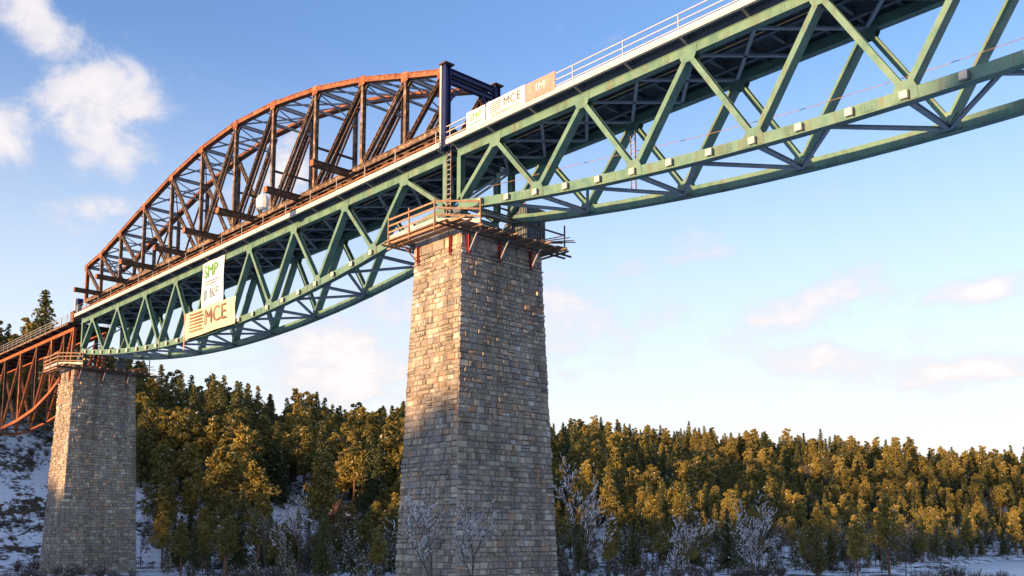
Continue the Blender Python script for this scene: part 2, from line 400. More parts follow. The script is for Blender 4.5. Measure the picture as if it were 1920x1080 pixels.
def green_span(x0, xa, xb, label, railing, railmat):
    """x0: start of the span, xa/xb: positions of the two end posts"""
    t = thing('green_truss_span', label, 'bridge span', (x0, 0, -4.9))
    Xk = lambda k: xa if k <= 0 else xb if k >= 9 else x0 + PN * k
    nodes_t = [.5 + i for i in range(9)]
    for y in (0, BW):
        b = MB(); b.bar((Xk(0) - .2, y, 0), (Xk(9) + .2, y, 0), .60, .46)
        for s_ in (-1, 1): b.bar((Xk(0) - .2, y, s_ * .31), (Xk(9) + .2, y, s_ * .31), .04, .56)
        b.build('top_chord', M['green'], t)
        b = MB(); ks = [i / 3 for i in range(28)]
        b.poly([(Xk(k_), y, zb(k_)) for k_ in ks], .70, .50)
        b.poly([(Xk(k_), y, zb(k_) - .36) for k_ in ks], .03, .60)
        b.build('bottom_chord', M['green'], t)
        for k_ in (0, 9):
            b = MB(); b.hbar((Xk(k_), y, zb(k_) + .3), (Xk(k_), y, -.3), .46, .5, .03); b.build('end_post', M['green'], t)
            b = MB(); b.box(Xk(k_) - .45, Xk(k_) + .45, y - .4, y + .4, zb(k_) - .75, zb(k_) - .385); b.box(Xk(k_) - .6, Xk(k_) + .6, y - .55, y + .55, -6.6, zb(k_) - .75)
            b.build('bearing', M['deck'], t)
        for k_ in nodes_t:
            T = Vector((Xk(k_), y, -.25))
            for kb, sgn in ((k_ - .5, 1), (k_ + .5, -1)):
                Bt = Vector((Xk(kb), y, zb(kb) + .25))
                b = MB()
                if sgn > 0: b.bar(Bt, T, .38, .70, (0, 1, 0), (0, .10 if y == 0 else -.10))
                else: b.hbar(T, Bt, .36, .50, .035)
                b.build('diagonal', M['green'], t)
            # gusset plates: upper and lower
            for s_ in (-1, 1):
                yy = y + s_ * .262
                b = MB()
                P0 = [(T.x - .75, yy, .26), (T.x + .75, yy, .26), (T.x + .62, yy, -.45), (T.x + .42, yy, -.80), (T.x - .42, yy, -.80), (T.x - .62, yy, -.45)]
                b.prism([(p[0], yy - .012, p[2]) for p in P0], [(p[0], yy + .012, p[2]) for p in P0]); b.build('gusset_plate', M['green'], t)
        for k_ in [i + .28 for i in range(9)] + [i + .78 for i in range(9)]:
            for zc_, hh, s0, sl_ in ((0, .44, .232, 0.), (zb(k_), .50, .252, (zb(k_ + .1) - zb(k_ - .1)) / (.2 * PN))):
                yy = y - s0 - .012; b = MB(); X0 = Xk(k_)
                q0 = [(X0 + a_, yy - .01, zc_ + c_ + a_ * sl_) for a_, c_ in ((-.5, -hh / 2), (.5, -hh / 2), (.5, hh / 2), (-.5, hh / 2))]
                b.prism(q0, [(p[0], yy + .01, p[2]) for p in q0])
                for bx in (-.4, -.22, .22, .4):
                    for bz in (-.3, 0, .3): px_, pz_ = X0 + bx, zc_ + bz * hh * 1.2 + bx * sl_; b.box(px_ - .028, px_ + .028, yy - .04, yy - .011, pz_ - .028, pz_ + .028)
                b.build('splice_plate', M['green'], t)
        for k_ in range(1, 9):
            for s_ in (-1, 1):
                yy = y + s_ * .282; zc_ = zb(k_); sl = (zb(k_ + .1) - zb(k_ - .1)) / (.2 * PN)
                P0 = [(-.75, -.30), (.75, -.30), (.66, .38), (.42, .85), (-.42, .85), (-.66, .38)]
                b = MB(); q0 = [(Xk(k_) + a_, yy - .012, zc_ + c_ + a_ * sl) for a_, c_ in P0]; q1 = [(p[0], yy + .012, p[2]) for p in q0]
                b.prism(q0, q1); b.build('gusset_plate', M['green'], t)
        # rectangular beam ends standing out of the lower chord
        for i in range(1, 27):
            k_ = i / 3
            s_ = -1 if y == 0 else 1
            b = MB(); yb0, yb1 = sorted((y + s_ * .29, y + s_ * .52)); z_ = zb(k_) - .02; X0 = Xk(k_)
            b.box(X0 - .21, X0 + .21, yb0, yb1, z_ - .21, z_ + .21)
            b.box(X0 + .212, X0 + .30, yb0, yb1 - .03, z_ - .27, z_ + .19, 1)  # dark slab stands in for the block's shaded right side
            b.build('beam_end', [M['block'], M['deck']], t)
    # lower lateral bracing: struts and K diagonals from the far node
    for k_ in range(1, 9):
        X0 = Xk(k_); z_ = zb(k_) - .15
        one('cross_strut', M['brace'], t, 'hbar', (X0, .26, z_), (X0, BW - .26, z_), .28, .26, .025, (0, 0, 1))
        for kk in (k_ - .5, k_ + .5):
            one('lateral_brace', M['brace'], t, 'hbar', (X0, BW - .3, z_ - .02), (Xk(kk), .28, zb(kk) - .2), .22, .22, .02, (0, 0, 1))
    # end frames
    for k_ in (0, 9):
        X0 = Xk(k_)
        one('cross_strut', M['brace'], t, 'hbar', (X0, .26, zb(k_) - .1), (X0, BW - .26, zb(k_) - .1), .3, .3, .025, (0, 0, 1))
        one('sway_brace', M['brace'], t, 'bar', (X0, .26, zb(k_)), (X0, BW - .26, -.3), .18, .18, (1, 0, 0))
    # floor: cross girders, stringers, upper bracing, deck plate
    for i in range(0, 37):
        k_ = i / 4; X0 = Xk(k_); deep = .62 if i % 2 == 0 else .34
        one('cross_girder', M['deck'], t, 'ibar', (X0, .24, .72 - deep / 2), (X0, BW - .24, .72 - deep / 2), .24, deep, .03, (1, 0, 0))
    for y in (1.75, BW - 1.75):
        for k_ in range(9):
            one('stringer', M['deck'], t, 'ibar', (Xk(k_), y, .18), (Xk(k_ + 1), y, .18), .26, .52, .03)
    for i in range(18):
        k0, k1 = i / 2, (i + 1) / 2
        for ya, yb_ in ((.3, BW - .3), (BW - .3, .3)):
            one('upper_brace', M['brace'], t, 'bar', (Xk(k0), ya, -.16), (Xk(k1), yb_, -.16), .24, .14, (0, 0, 1))
    xa_, xb_ = Xk(0) - .5, Xk(9) + .5
    b = MB(); b.box(xa_, xb_, .05, BW - .05, .725, .78); b.box(xa_, xb_, .0, .10, .36, 1.12); b.box(xa_, xb_, BW - .10, BW, .36, 1.12); b.build('deck_trough', M['deck'], t)
    for y in (2.1, 3.6): one('rail_track', M['rust_dark'], t, 'box', xa_, xb_, y - .05, y + .05, .80, .96)
    # walkways: floor, pale edge beam, brackets
    for y, s_ in ((0, -1), (BW, 1)):
        ya, yb_ = sorted((y + s_ * .02, y + s_ * .5)); one('walkway_floor', M['deck'], t, 'box', xa_, xb_, ya, yb_, .98, 1.03)
        ya, yb_ = sorted((y + s_ * 1.12, y + s_ * 1.26)); b = MB(); b.box(xa_, xb_, ya, yb_, .58, 1.02)
        yc, yd = sorted((y + s_ * 1.04, y + s_ * 1.12)); b.box(xa_, xb_, yc, yd, .98, 1.02); b.box(xa_, xb_, yc, yd, .58, .62); b.build('edge_beam', M['cream'], t)
        for i in range(0, 19):
            X0 = Xk(i / 2)
            b = MB(); b.bar((X0, y + s_ * .26, .40), (X0, y + s_ * 1.1, .64), .14, .18, (1, 0, 0)); b.bar((X0, y + s_ * .02, .91), (X0, y + s_ * 1.1, .91), .12, .12, (1, 0, 0)); b.build('bracket', M['deck'], t)
        if railing:
            for i in range(0, 19):
                X0 = Xk(i / 2)
                one('railing_post', M['galv'], t, 'bar', (X0, y + s_ * 1.2, 1.021), (X0, y + s_ * 1.2, 2.14), .07, .07)
            for z_ in (1.18, 1.62, 2.12): one('railing_bar', railmat, t, 'tube', (xa_, y + s_ * 1.2, z_), (xb_, y + s_ * 1.2, z_), .035, 6)
    return t, Xk


g1, XkL = green_span(-8.5 * PN, -79.1, 5.7, 'green steel truss span between the two stone piers, under the rusty arch', True, M['rust_tan'])
g2, XkR = green_span(7.3, 7.55, 7.3 + 9 * PN, 'green steel truss span running from the main pier out of the picture at upper right', True, M['cream'])

# inspection rope and hanging bits
b = MB()
pts = [(7.9, 2.9, -2.2), (17.3, 2.9, -3.1), (28.8, 2.9, -4.45), (36.8, 2.9, -5.15), (45.1, 2.9, -5.5), (54, 2.9, -5.6), (66, 2.9, -5.0), (85, 2.9, -3.2)]
for p, q in zip(pts, pts[1:]): b.tube(p, q, .022, 5)
o = b.build('guard_rope', M['wood'], loc=(46, 2.9, -5.5)); tag(o, 'thin tan guard rope strung lengthwise inside the right green truss span', 'rope')
b = MB(); pts = [(50 + i * .8, BW + .4, .1 - 1.6 * math.sin(math.pi * i / 8)) for i in range(9)]
for p, q in zip(pts, pts[1:]): b.tube(p, q, .025, 5)
o = b.build('hanging_cable', M['wood_dark'], loc=(52, BW + .4, .1)); tag(o, 'thin dark cable sagging below the far deck edge at upper right', 'cable')

# ladder hanging in the right span, tool cabinet on the pier
t = thing('hanging_ladder', 'rust coloured ladder hanging inside the right green span near its third upper node', 'ladder', (22.4, 4.2, -6.1))
for dx in (-.22, .22): one('rail', M['rust_tan'], t, 'bar', (22.4 + dx, 4.2, -6.2), (22.4 + dx, 4.2, -1.6), .07, .07)
for i in range(14): one('rung', M['galv'], t, 'bar', (22.2, 4.2, -6.0 + i * .32), (22.6, 4.2, -6.0 + i * .32), .04, .04)
t = thing('tool_container', 'dark slate site container standing on the main pier behind the end post', 'container', (8.2, 5.3, -6.6))
b = MB(); b.box(7.1, 9.4, 5.6, 8.0, -6.6, -3.5); b.build('body', M['deck'], t)
for i in range(7): one('rib', M['deck'], t, 'box', 9.4, 9.46, 5.7 + i * .34, 5.82 + i * .34, -6.5, -3.6)
for i in range(6): one('rib', M['deck'], t, 'box', 7.3 + i * .36, 7.42 + i * .36, 5.54, 5.6, -6.5, -3.6)
one('roof_rail', M['wood'], t, 'box', 7.0, 9.5, 5.5, 5.6, -3.5, -3.4)

# ------------------------------------------------------------------ stone piers
PAL = [((.33, .28, .215), 30), ((.29, .25, .195), 24), ((.275, .25, .22), 22), ((.42, .36, .27), 12), ((.50, .45, .36), 5), ((.40, .26, .17), 3), ((.22, .19, .155), 7), ((.25, .235, .22), 6)]
PC = [p for p, w in PAL for _ in range(w)]


def stone(mb, c, eu, ev, en, w, h, out, r):
    """one squared block: c centre of the bed face, eu/ev unit axes, en outward"""
    j = lambda a: (r.random() - .5) * a
    vs = []
    for su, sv in ((-1, -1), (1, -1), (1, 1), (-1, 1)):
        vs.append(c + eu * (su * w / 2) + ev * (sv * h / 2) - en * .05)
    bev = min(.05, w * .12)
    for su, sv in ((-1, -1), (1, -1), (1, 1), (-1, 1)):
        vs.append(c + eu * (su * (w / 2 - bev) + j(.06)) + ev * (sv * (h / 2 - bev) + j(.06)) + en * (out + j(.08)))
    mb.add(vs, [(4, 5, 6, 7), (0, 1, 5, 4), (1, 2, 6, 5), (2, 3, 7, 6), (3, 0, 4, 7)], tint=(lambda k_, c_: tuple(min(.62, x * k_ * 1.38) for x in c_))(1 + j(.36), r.choice(PC)))


def pier(cx, cy, base_z, label, individual, seed):
    r = random.Random(seed)
    t = thing('stone_pier', label, 'bridge pier', (cx, cy, base_z))
    ztop = -6.62
    A = lambda z: 2.98 + (.83) * (-7.5 - z) / 27.; Bf = lambda z: 4.5 + 1.0 * (-7.5 - z) / 27.
    b = MB()
    q = lambda z, e: [(cx - A(z) + e, cy - Bf(z) + e, z), (cx + A(z) - e, cy - Bf(z) + e, z), (cx + A(z) - e, cy + Bf(z) - e, z), (cx - A(z) + e, cy + Bf(z) - e, z)]
    b.prism(q(base_z, .04), q(ztop, .04)); b.build('core', M['mortar'], t)
    # cap stones: a smooth course in larger blocks
    stones = []
    faces = (((-1, -1), (1, -1), (0, -1)), ((1, -1), (1, 1), (1, 0)), ((1, 1), (-1, 1), (0, 1)), ((-1, 1), (-1, -1), (-1, 0)))
    for fi, (s0, s1, nrm) in enumerate(faces):
        z = ztop; row = 0
        while z > base_z:
            cap = z > -8.3
            hh = .84 if cap else r.choice((.34, .40, .46, .54))
            z1 = max(z - hh, base_z); zm = (z + z1) / 2
            p0 = Vector((cx + s0[0] * A(zm), cy + s0[1] * Bf(zm), zm)); p1 = Vector((cx + s1[0] * A(zm), cy + s1[1] * Bf(zm), zm))
            L = (p1 - p0).length; eu = (p1 - p0) / L; en = Vector((*nrm, 0))
            sl = (.83 / 27.) if nrm[0] else (1.0 / 27.)
            ev = Vector((-nrm[0] * sl, -nrm[1] * sl, 1)).normalized()
            x = -.03; first = True
            while x < L - .01:
                w = r.uniform(1.1, 1.6) if cap else r.uniform(.32, .92)
                if first: w = 1.0 if (row + fi) % 2 else .55; first = False
                if L - x - w < .35: w = L - x + .03
                out = .01 + r.random() ** 1.5 * .12
                if not cap and r.random() < .05: out += .06 + r.random() * .07
                hs_ = (z - z1)
                if not cap and w > .5 and r.random() < .10:      # two thin stones in one course
                    for q_ in (-1, 1): stones.append((p0 + eu * (x + w / 2) + ev * (q_ * hs_ / 4), eu, ev, en, w - .022, hs_ / 2 - .02, out * r.uniform(.5, 1.4), fi))
                else: stones.append((p0 + eu * (x + w / 2) + ev * r.uniform(-.012, .012), eu, ev, en, w - r.uniform(.015, .06), hs_ - r.uniform(.015, .05), out, fi))
                x += w
            z = z1; row += 1
    area = []
    for i, s_ in enumerate(stones):
        c = s_[0]; d = c - CAM; vis = -s_[3].dot(d.normalized())
        infr = c.z > CAM.z - d.length * .035
        area.append((s_[4] * s_[5] * vis / d.length_squared if vis > 0 and infr else 0, i))
    big = set(i for a_, i in sorted(area, reverse=True)[:individual])
    rest = MB()
    for i, s_ in enumerate(stones):
        if i in big:
            b = MB(); stone(b, *s_[:7], r); b.build('stone_block', M['stone'], t)
        else: stone(rest, *s_[:7], r)
    rest.build('stone_blocks', M['stone'], t, kind='stuff')
    return t


pier_a = pier(6.1, 3.25, -38.5, 'tall tapering main stone pier in the middle of the picture', 300, 3)
pier_b = pier(-81.5, 3.25, -38.5, 'smaller looking stone pier at left, farther away, sunlit along its left face', 0, 5)

# the scaffold platform round each pier head


def platform(cx, label, seed):
    r = random.Random(seed)
    x0, x1, y0, y1 = cx - 4.2, cx + 4.35, -3.35, 9.3
    z0 = -6.95
    t = thing('work_platform', label, 'scaffold platform', (cx, 3.25, z0))
    # joists under the planks, poking out unevenly
    for i in range(11):
        y = y0 + .3 + i * (y1 - y0 - .6) / 10
        if y < -1.5 or y > 8.0: a_, b_ = x0 - r.uniform(.2, 1.0), x1 + r.uniform(.1, .5); segs = [(a_, b_)]
        else: segs = [(x0 - r.uniform(.1, .6), cx - 3.05), (cx + 3.05, x1 + r.uniform(.1, 1.1))]
        for a_, b_ in segs: one('joist', M['wood'], t, 'bar', (a_, y, z0 - .09), (b_, y, z0 - .09 + r.uniform(-.02, .02)), .12, .16)
    for y in (y0 + .1, y0 + .9, y1 - .9, y1 - .1):
        one('ledger', M['wood'], t, 'bar', (x0 - r.uniform(.4, 1.2), y, z0 - .26), (x1 + r.uniform(.4, 1.6), y, z0 - .26), .14, .14)
    for x in (x0 + .1, x0 + .8, x1 - .8, x1 - .1):
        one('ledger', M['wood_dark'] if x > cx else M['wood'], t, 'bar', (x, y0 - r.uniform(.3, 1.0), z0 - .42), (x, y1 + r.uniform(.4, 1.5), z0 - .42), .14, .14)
    # planks
    for side in range(4):
        for k_ in range(4):
            e = .02 * r.random()
            if side == 0: a_, b_ = (x0 - r.uniform(0, .5), y0 + .15 + k_ * .3, z0 + .03 + e), (x1 - .9 + r.uniform(0, .5), y0 + .15 + k_ * .3, z0 + .03 + e)
            elif side == 1: a_, b_ = (x1 - .15 - k_ * .3, y0 + .3 + r.uniform(0, .6), z0 + .085 + e), (x1 - .15 - k_ * .3, y1 + r.uniform(0, .7), z0 + .085 + e)
            elif side == 2: a_, b_ = (x0 - r.uniform(0, .4), y1 - .15 - k_ * .3, z0 + .03 + e), (x1 + r.uniform(0, .4), y1 - .15 - k_ * .3, z0 + .03 + e)
            else: a_, b_ = (x0 + .15 + k_ * .27, y0 + r.uniform(0, .4), z0 + .085 + e), (x0 + .15 + k_ * .27, y1 + r.uniform(0, .4), z0 + .085 + e)
            one('plank', M['wood'], t, 'bar', a_, b_, .045 if side in (0, 2) else .045, .26, (0, 1, 0) if side in (0, 2) else (1, 0, 0))
    # guard rail with a chamfered corner towards the camera
    path = [(x0 + .1, y0 + .1), (cx + 2.2, y0), (x1 + .25, -.6), (x1 + .2, 2.6), (x1 + .2, 6.0), (x1, y1)]
    base = [(x0 + .1, y0 + .1), (cx - 1.2, y0 + .05)] + path[1:]
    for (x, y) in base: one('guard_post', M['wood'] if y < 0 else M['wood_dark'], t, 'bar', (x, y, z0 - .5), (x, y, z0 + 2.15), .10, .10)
    for i, (p, q) in enumerate(zip(path, path[1:])):
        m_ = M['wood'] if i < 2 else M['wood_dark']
        hs = (.75, 1.3, 1.85) if i < 3 else (1.2,)
        for h_ in hs:
            one('guard_board', m_, t, 'bar', (*p, z0 + h_), (*q, z0 + h_ + r.uniform(-.08, .08)), .16, .04, (0, 1, 0) if i == 0 else (1, 0, 0))
        if i < 2: one('toe_board', M['cream'] if i == 1 else M['galv'], t, 'bar', (p[0], p[1] + .08, z0 + .32), (q[0], q[1] + .08, z0 + .32), .34, .03, (0, 1, 0))
    # red brackets clamped against the masonry with slanting struts
    A = 3.05
    for x in (cx - 2.3, cx + 1.9):
        one('red_bracket', M['red'], t, 'ibar', (x, 3.25 - 4.66, z0 - 2.1), (x, 3.25 - 4.66, z0 - .5), .26, .22, .03)
    for y in (-.6, 2.8, 6.4):
        one('red_bracket', M['red'], t, 'ibar', (cx + A + .14, y, z0 - 2.1), (cx + A + .14, y, z0 - .5), .22, .26, .03)
        one('strut', M['galv'], t, 'bar', (cx + A + .2, y, z0 - 1.9), (x1 - .1, y, z0 - .5), .09, .09)
    one('strut', M['wood'], t, 'bar', (cx - 2.3, -1.5, z0 - 1.9), (cx - 2.3, y0 + .1, z0 - .5), .09, .09, (1, 0, 0))
    # tie band
    b = MB(); zz = z0 - 2.0
    rg = [(cx - 3.1, -1.45), (cx + 3.1, -1.45), (cx + 3.12, 7.95), (cx - 3.12, 7.95)]
    for p, q in zip(rg, rg[1:] + rg[:1]): b.bar((*p, zz), (*q, zz), .05, .05, (0, 0, 1))
    b.build('tie_band', M['galv'], t)
    # loose poles sticking out at the far right corner
    for i in range(5):
        yy = 7.2 + i * .45; one('loose_pole', M['wood_dark'], t, 'tube', (x1 - 1.5, yy - 1.2, z0 + .2 + i * .12), (x1 + .35 + r.random() * .5, yy + 1.1, z0 + .5 + r.uniform(-.3, .6)), .05, 5)
    one('yellow_valve', M['yellow'], t, 'box', x1 - .4, x1, -.3, .1, z0 + .85, z0 + 1.15)


platform(6.1, 'timber and steel work platform with guard rails round the head of the main pier', 21)
platform(-81.5, 'small weathered work platform round the head of the far left pier', 22)

# scaffold posts between the two end posts on the main pier
t = thing('scaffold_ladder_tower', 'narrow tan scaffold ladder tower standing between the two green end posts on the main pier', 'scaffold', (6.55, -.6, -6.6))
for dx in (-.25, .25): one('upright', M['rust_tan'], t, 'bar', (6.6 + dx, -.5, -6.6), (6.6 + dx, -.5, .3), .09, .09)
for i in range(16): one('rung', M['galv'], t, 'bar', (6.35, -.5, -6.3 + i * .42), (6.85, -.5, -6.3 + i * .42), .05, .05)

# ------------------------------------------------------------------ rusty arch span on top
AX = [-78.7, -73.0, -66.0, -58.1, -49.6, -41.1, -32.5, -23.9, -15.3, -6.9, -.1, 5.1]
AZ = [8.25, 8.95, 10.5, 12.3, 14.05, 15.2, 15.55, 14.95, 13.6, 11.6, 9.5, 7.95]
AB = 2.9; AW = 4.7
arch = thing('rusty_arch_span', 'old rusty bowstring truss span standing on cross beams above the green span', 'bridge span', (-36.7, 0, 2.2))
for y in (0, AW):
    b = MB(); pts = [(x, y, z) for x, z in zip(AX, AZ)]
    for p, q in zip(pts, pts[1:]):
        p = Vector(p); q = Vector(q); b.bar(p, q, .42, .42)
        b.bar(p, q, .05, .62, (0, 1, 0), (-.235, 0)); b.bar(p, q, .05, .56, (0, 1, 0), (.235, 0))
    b.build('arch_chord', M['rust'], arch)
    b = MB(); b.bar((AX[0], y, AB), (AX[-1], y, AB), .42, .4); b.bar((AX[0], y, AB + .24), (AX[-1], y, AB + .24), .05, .6); b.build('bottom_chord', M['rust_tan'], arch)
    n = len(AX)
    for i in range(n):
        if i in (0, n - 1): one('end_post', M['rust'], arch, 'hbar', (AX[i], y, AB), (AX[i], y, AZ[i]), .5, .45, .04)
        else: one('vertical', M['rust_tan'], arch, 'hbar', (AX[i], y, AB + .2), (AX[i], y, AZ[i] - .2), .34, .42, .035)
        b = MB(); b.bar((AX[i] - .5, y - .27, AZ[i] - .15), (AX[i] + .5, y - .27, AZ[i] - .15), .9, .03); b.build('gusset_plate', M['rust'], arch)

    def laced(a, bq):
        m_ = MB(); a = Vector(a); bq = Vector(bq); d = bq - a; L = d.length; u = d.normalized()
        nrm = u.cross(Vector((0, 1, 0)))
        for s_ in (-1, 1): m_.bar(a + nrm * s_ * .16, bq + nrm * s_ * .16, .09, .34)
        k_ = int(L / .55); pr = None
        for j in range(k_ + 1):
            p_ = a + u * (L * j / k_) + nrm * (.14 if j % 2 else -.14)
            if pr is not None:
                for s_ in (-1, 1): m_.bar(pr + Vector((0, s_ * .16, 0)), p_ + Vector((0, s_ * .16, 0)), .06, .02)
            pr = p_
        return m_
    for i in range(n - 1):
        xl, xr, zl, zr = AX[i], AX[i + 1], AZ[i], AZ[i + 1]
        if i <= 5: laced((xl, y, zl - .3), (xr, y, AB + .2)).build('diagonal', M['rust_tan'], arch)
        if i >= 5: laced((xl, y, AB + .2), (xr, y, zr - .3)).build('diagonal', M['rust_tan'] if i % 2 else M['rust_dark'], arch)
        # lighter doubled members beside the main diagonals
        if 2 <= i <= 9:
            xm = (xl + xr) / 2; zm = (zl + zr) / 2
            if i < 5: one('secondary_diagonal', M['rust_dark'], arch, 'bar', (xm, y + .1, AB + .2), (xr, y + .1, (AB + zr) / 2), .14, .2)
            else: one('secondary_diagonal', M['rust_dark'], arch, 'bar', (xl + .9, y + .1, AB + .2), (xr + .55, y + .1, zr - .6), .16, .2)
# across: struts, top bracing, sway frames
for i in range(n):
    x, z = AX[i], AZ[i]
    one('cross_strut', M['old_shade_grey'], arch, 'ibar', (x, .3, z - .1), (x, AW - .3, z - .1), .26, .4, .03, (1, 0, 0))
    if z - AB > 6:
        one('sway_strut', M['old_shade_grey'], arch, 'bar', (x, .25, z - 2.2), (x, AW - .25, z - 2.2), .2, .2, (1, 0, 0))
        for ya, yb_ in ((.25, AW - .25), (AW - .25, .25)): one('sway_brace', M['old_shade_grey'], arch, 'bar', (x, ya, z - 2.1), (x, yb_, z - .35), .1, .1, (1, 0, 0))
    if z - AB > 9:
        one('sway_strut', M['rust_dark'], arch, 'bar', (x, .25, AB + 4.6), (x, AW - .25, AB + 4.6), .2, .2, (1, 0, 0))
    one('floor_beam', M['rust_dark'], arch, 'ibar', (x, .25, AB), (x, AW - .25, AB), .28, .55, .03, (1, 0, 0))
for i in range(n - 1):
    a0 = Vector((AX[i], .2, AZ[i] - .05)); a1 = Vector((AX[i + 1], AW - .2, AZ[i + 1] - .05)); b0 = Vector((AX[i], AW - .2, AZ[i] - .05)); b1 = Vector((AX[i + 1], .2, AZ[i + 1] - .05))
    one('top_brace', M['old_shade_grey'], arch, 'bar', a0, a1, .12, .16, (0, 0, 1)); one('top_brace', M['old_shade_grey'], arch, 'bar', b0, b1, .12, .16, (0, 0, 1))
    for f_ in (.33, .67):
        c0 = Vector((AX[i] + (AX[i + 1] - AX[i]) * f_, .2, AZ[i] + (AZ[i + 1] - AZ[i]) * f_)); c1 = c0.copy(); c1.y = AW - .2
        one('purlin', M['old_shade_grey'], arch, 'bar', c0, c1, .12, .16, (1, 0, 0))
    for f_ in (.25, .5, .75):
        x = AX[i] + (AX[i + 1] - AX[i]) * f_
        one('floor_beam', M['rust_dark'], arch, 'bar', (x, .2, AB - .1), (x, AW - .2, AB - .1), .2, .3, (1, 0, 0))
for y in (1.4, 3.3): one('stringer', M['rust_dark'], arch, 'ibar', (AX[0], y, AB + .35), (AX[-1], y, AB + .35), .25, .45, .03)

# transverse outrigger beams carrying the arch, reaching out towards the camera
OX = [-69.6, -60.6, -51.6, -43.0, -34.3, -25.6, -16.6, -7.6]
for i, x in enumerate(OX):
    o = thing('outrigger_beam', ('dark outrigger beam jutting from under the rusty arch, %s from the left' % ('first', 'second', 'third', 'fourth', 'fifth', 'sixth', 'seventh', 'eighth')[i]), 'beam', (x, 1, 2.3), 'outrigger beams under the rusty arch')
    ye = -4.7 - .3 * (i % 3)
    for dx in (-.17, .17): one('girder', M['rust_dark'], o, 'ibar', (x + dx, ye, 2.25), (x + dx, AW + 2.6, 2.25), .28, .55, .04, (1, 0, 0))
    one('end_plate', M['rust'], o, 'box', x - .33, x + .33, ye - .06, ye, 1.95, 2.55)
    for yy in (-.25, AW - .25):
        b = MB()
        for k_ in range(3): b.box(x - .5 + .04 * k_, x + .5 - .04 * k_, yy, yy + .5, 1.06 + k_ * .3, 1.33 + k_ * .3)
        b.build('timber_packing', M['wood'], o)
b = MB(); rr = random.Random(5); cx_, cy_, cz_ = -17.3, -4.6, 1.15
segs, rings = 10, [(0.25, -.75), (.52, -.65), (.62, -.2), (.6, .3), (.42, .62), (.12, .8)]
vs = [(cx_ + r_ * (1 + .12 * rr.random()) * math.cos(2 * math.pi * k_ / segs), cy_ + r_ * (1 + .12 * rr.random()) * math.sin(2 * math.pi * k_ / segs), cz_ + z_) for r_, z_ in rings for k_ in range(segs)]
fs_ = [(i * segs + k_, i * segs + (k_ + 1) % segs, (i + 1) * segs + (k_ + 1) % segs, (i + 1) * segs + k_) for i in range(len(rings) - 1) for k_ in range(segs)] + [tuple(reversed(range(segs))), tuple(range(segs * 5, segs * 6))]
b.add(vs, fs_); tag(b.build('bulk_bag', M['white'], loc=(cx_, cy_, cz_)), 'white bulk bag hanging under the near end of an outrigger beam', 'bag')

# skid girders with packing between deck and arch (rusty clutter line)
for s_, y in (('near', -.45), ('far', AW + .55)):
    t = thing('skid_girder', 'red-brown lattice skid girder lying along the %s side of the deck below the rusty arch' % s_, 'girder', (-36, y, 1.1))
    for z_ in (1.12, 1.72): one('chord', M['rust'], t, 'bar', (-78.5, y, z_), (5.3, y, z_), .14, .22)
    for i in range(61):
        x = -78.2 + i * 1.385
        one('post', M['rust_tan'] if i % 3 else M['wood'], t, 'bar', (x, y, 1.19), (x, y, 1.65), .12, .14)
rr = random.Random(9)
for i in range(26):
    x = -77 + i * 3.2 + rr.uniform(-.6, .6); w = rr.uniform(.6, 1.3); hh = rr.uniform(.3, .6); y = rr.uniform(-.15, .25)
    b = MB(); nly = 3
    for k_ in range(nly): b.box(x - w / 2 + rr.uniform(-.1, .1), x + w / 2 + rr.uniform(-.1, .1), y, y + .5, 1.04 + k_ * hh / nly, 1.02 + (k_ + 1) * hh / nly)
    pos = 'left third' if i < 9 else 'middle' if i < 18 else 'right third'
    tag(b.build('timber_stack', M['wood'] if i % 2 else M['wood_dark'], loc=(x, y, 1.04)), 'short stack of brown timber packing on the deck in the %s under the arch' % pos, 'timber stack', 'timber stacks under the arch, %s' % pos)

# blue portal at the right end of the arch
t = thing('blue_portal_frame', 'dark blue steel portal frame across the deck at the arch right end', 'portal frame', (5.8, 2.8, 1.0))
for y in (-.15, 5.55):
    one('column', M['blue'], t, 'hbar', (5.75, y, -.4 if False else .80), (5.75, y, 8.3), .46, .6, .05)
    one('cap_plate', M['rust_dark'], t, 'box', 5.3, 6.2, y - .5, y + .5, 8.3, 8.42)
    b = MB(); b.bar((5.40, y - .30, .80), (5.40, y - .30, 8.28), .16, .14); b.build('guide_rail', M['cream'], t)
for z_ in (7.85, 7.05): one('cross_beam', M['blue'], t, 'ibar', (5.75, .25, z_), (5.75, 5.15, z_), .4, .5, .04, (1, 0, 0))
one('knee_brace', M['blue'], t, 'bar', (5.75, .25, 5.4), (5.75, 1.6, 6.8), .2, .2, (1, 0, 0))
one('knee_brace', M['blue'], t, 'bar', (5.75, 5.15, 5.4), (5.75, 3.8, 6.8), .2, .2, (1, 0, 0))
# smaller jacking stand at the arch's left end
t = thing('jacking_stand', 'short dark blue jacking stand at the left end of the rusty arch', 'jack', (-80.6, -.3, .9))
one('base', M['rust_dark'], t, 'box', -81.2, -80.0, -.8, .2, .80, 1.5)
one('column', M['ink_blue'], t, 'box', -80.95, -80.25, -.6, 0, 1.5, 2.7)
one('head', M['blue'], t, 'box', -81.1, -80.1, -.7, .1, 2.7, 3.6)
t = thing('generator_box', 'dark red-brown generator box on the old deck left of the rusty arch', 'generator', (-84.2, .3, 1.0))
one('body', M['rust_dark'], t, 'box', -84.9, -83.3, -.1, 1.1, .62, 2.4)
one('exhaust', M['galv'], t, 'tube', (-84.4, .4, 2.4), (-84.4, .4, 4.6), .12, 8)
one('door', M['rust'], t, 'box', -84.6, -83.7, -.14, -.1, .8, 2.2)

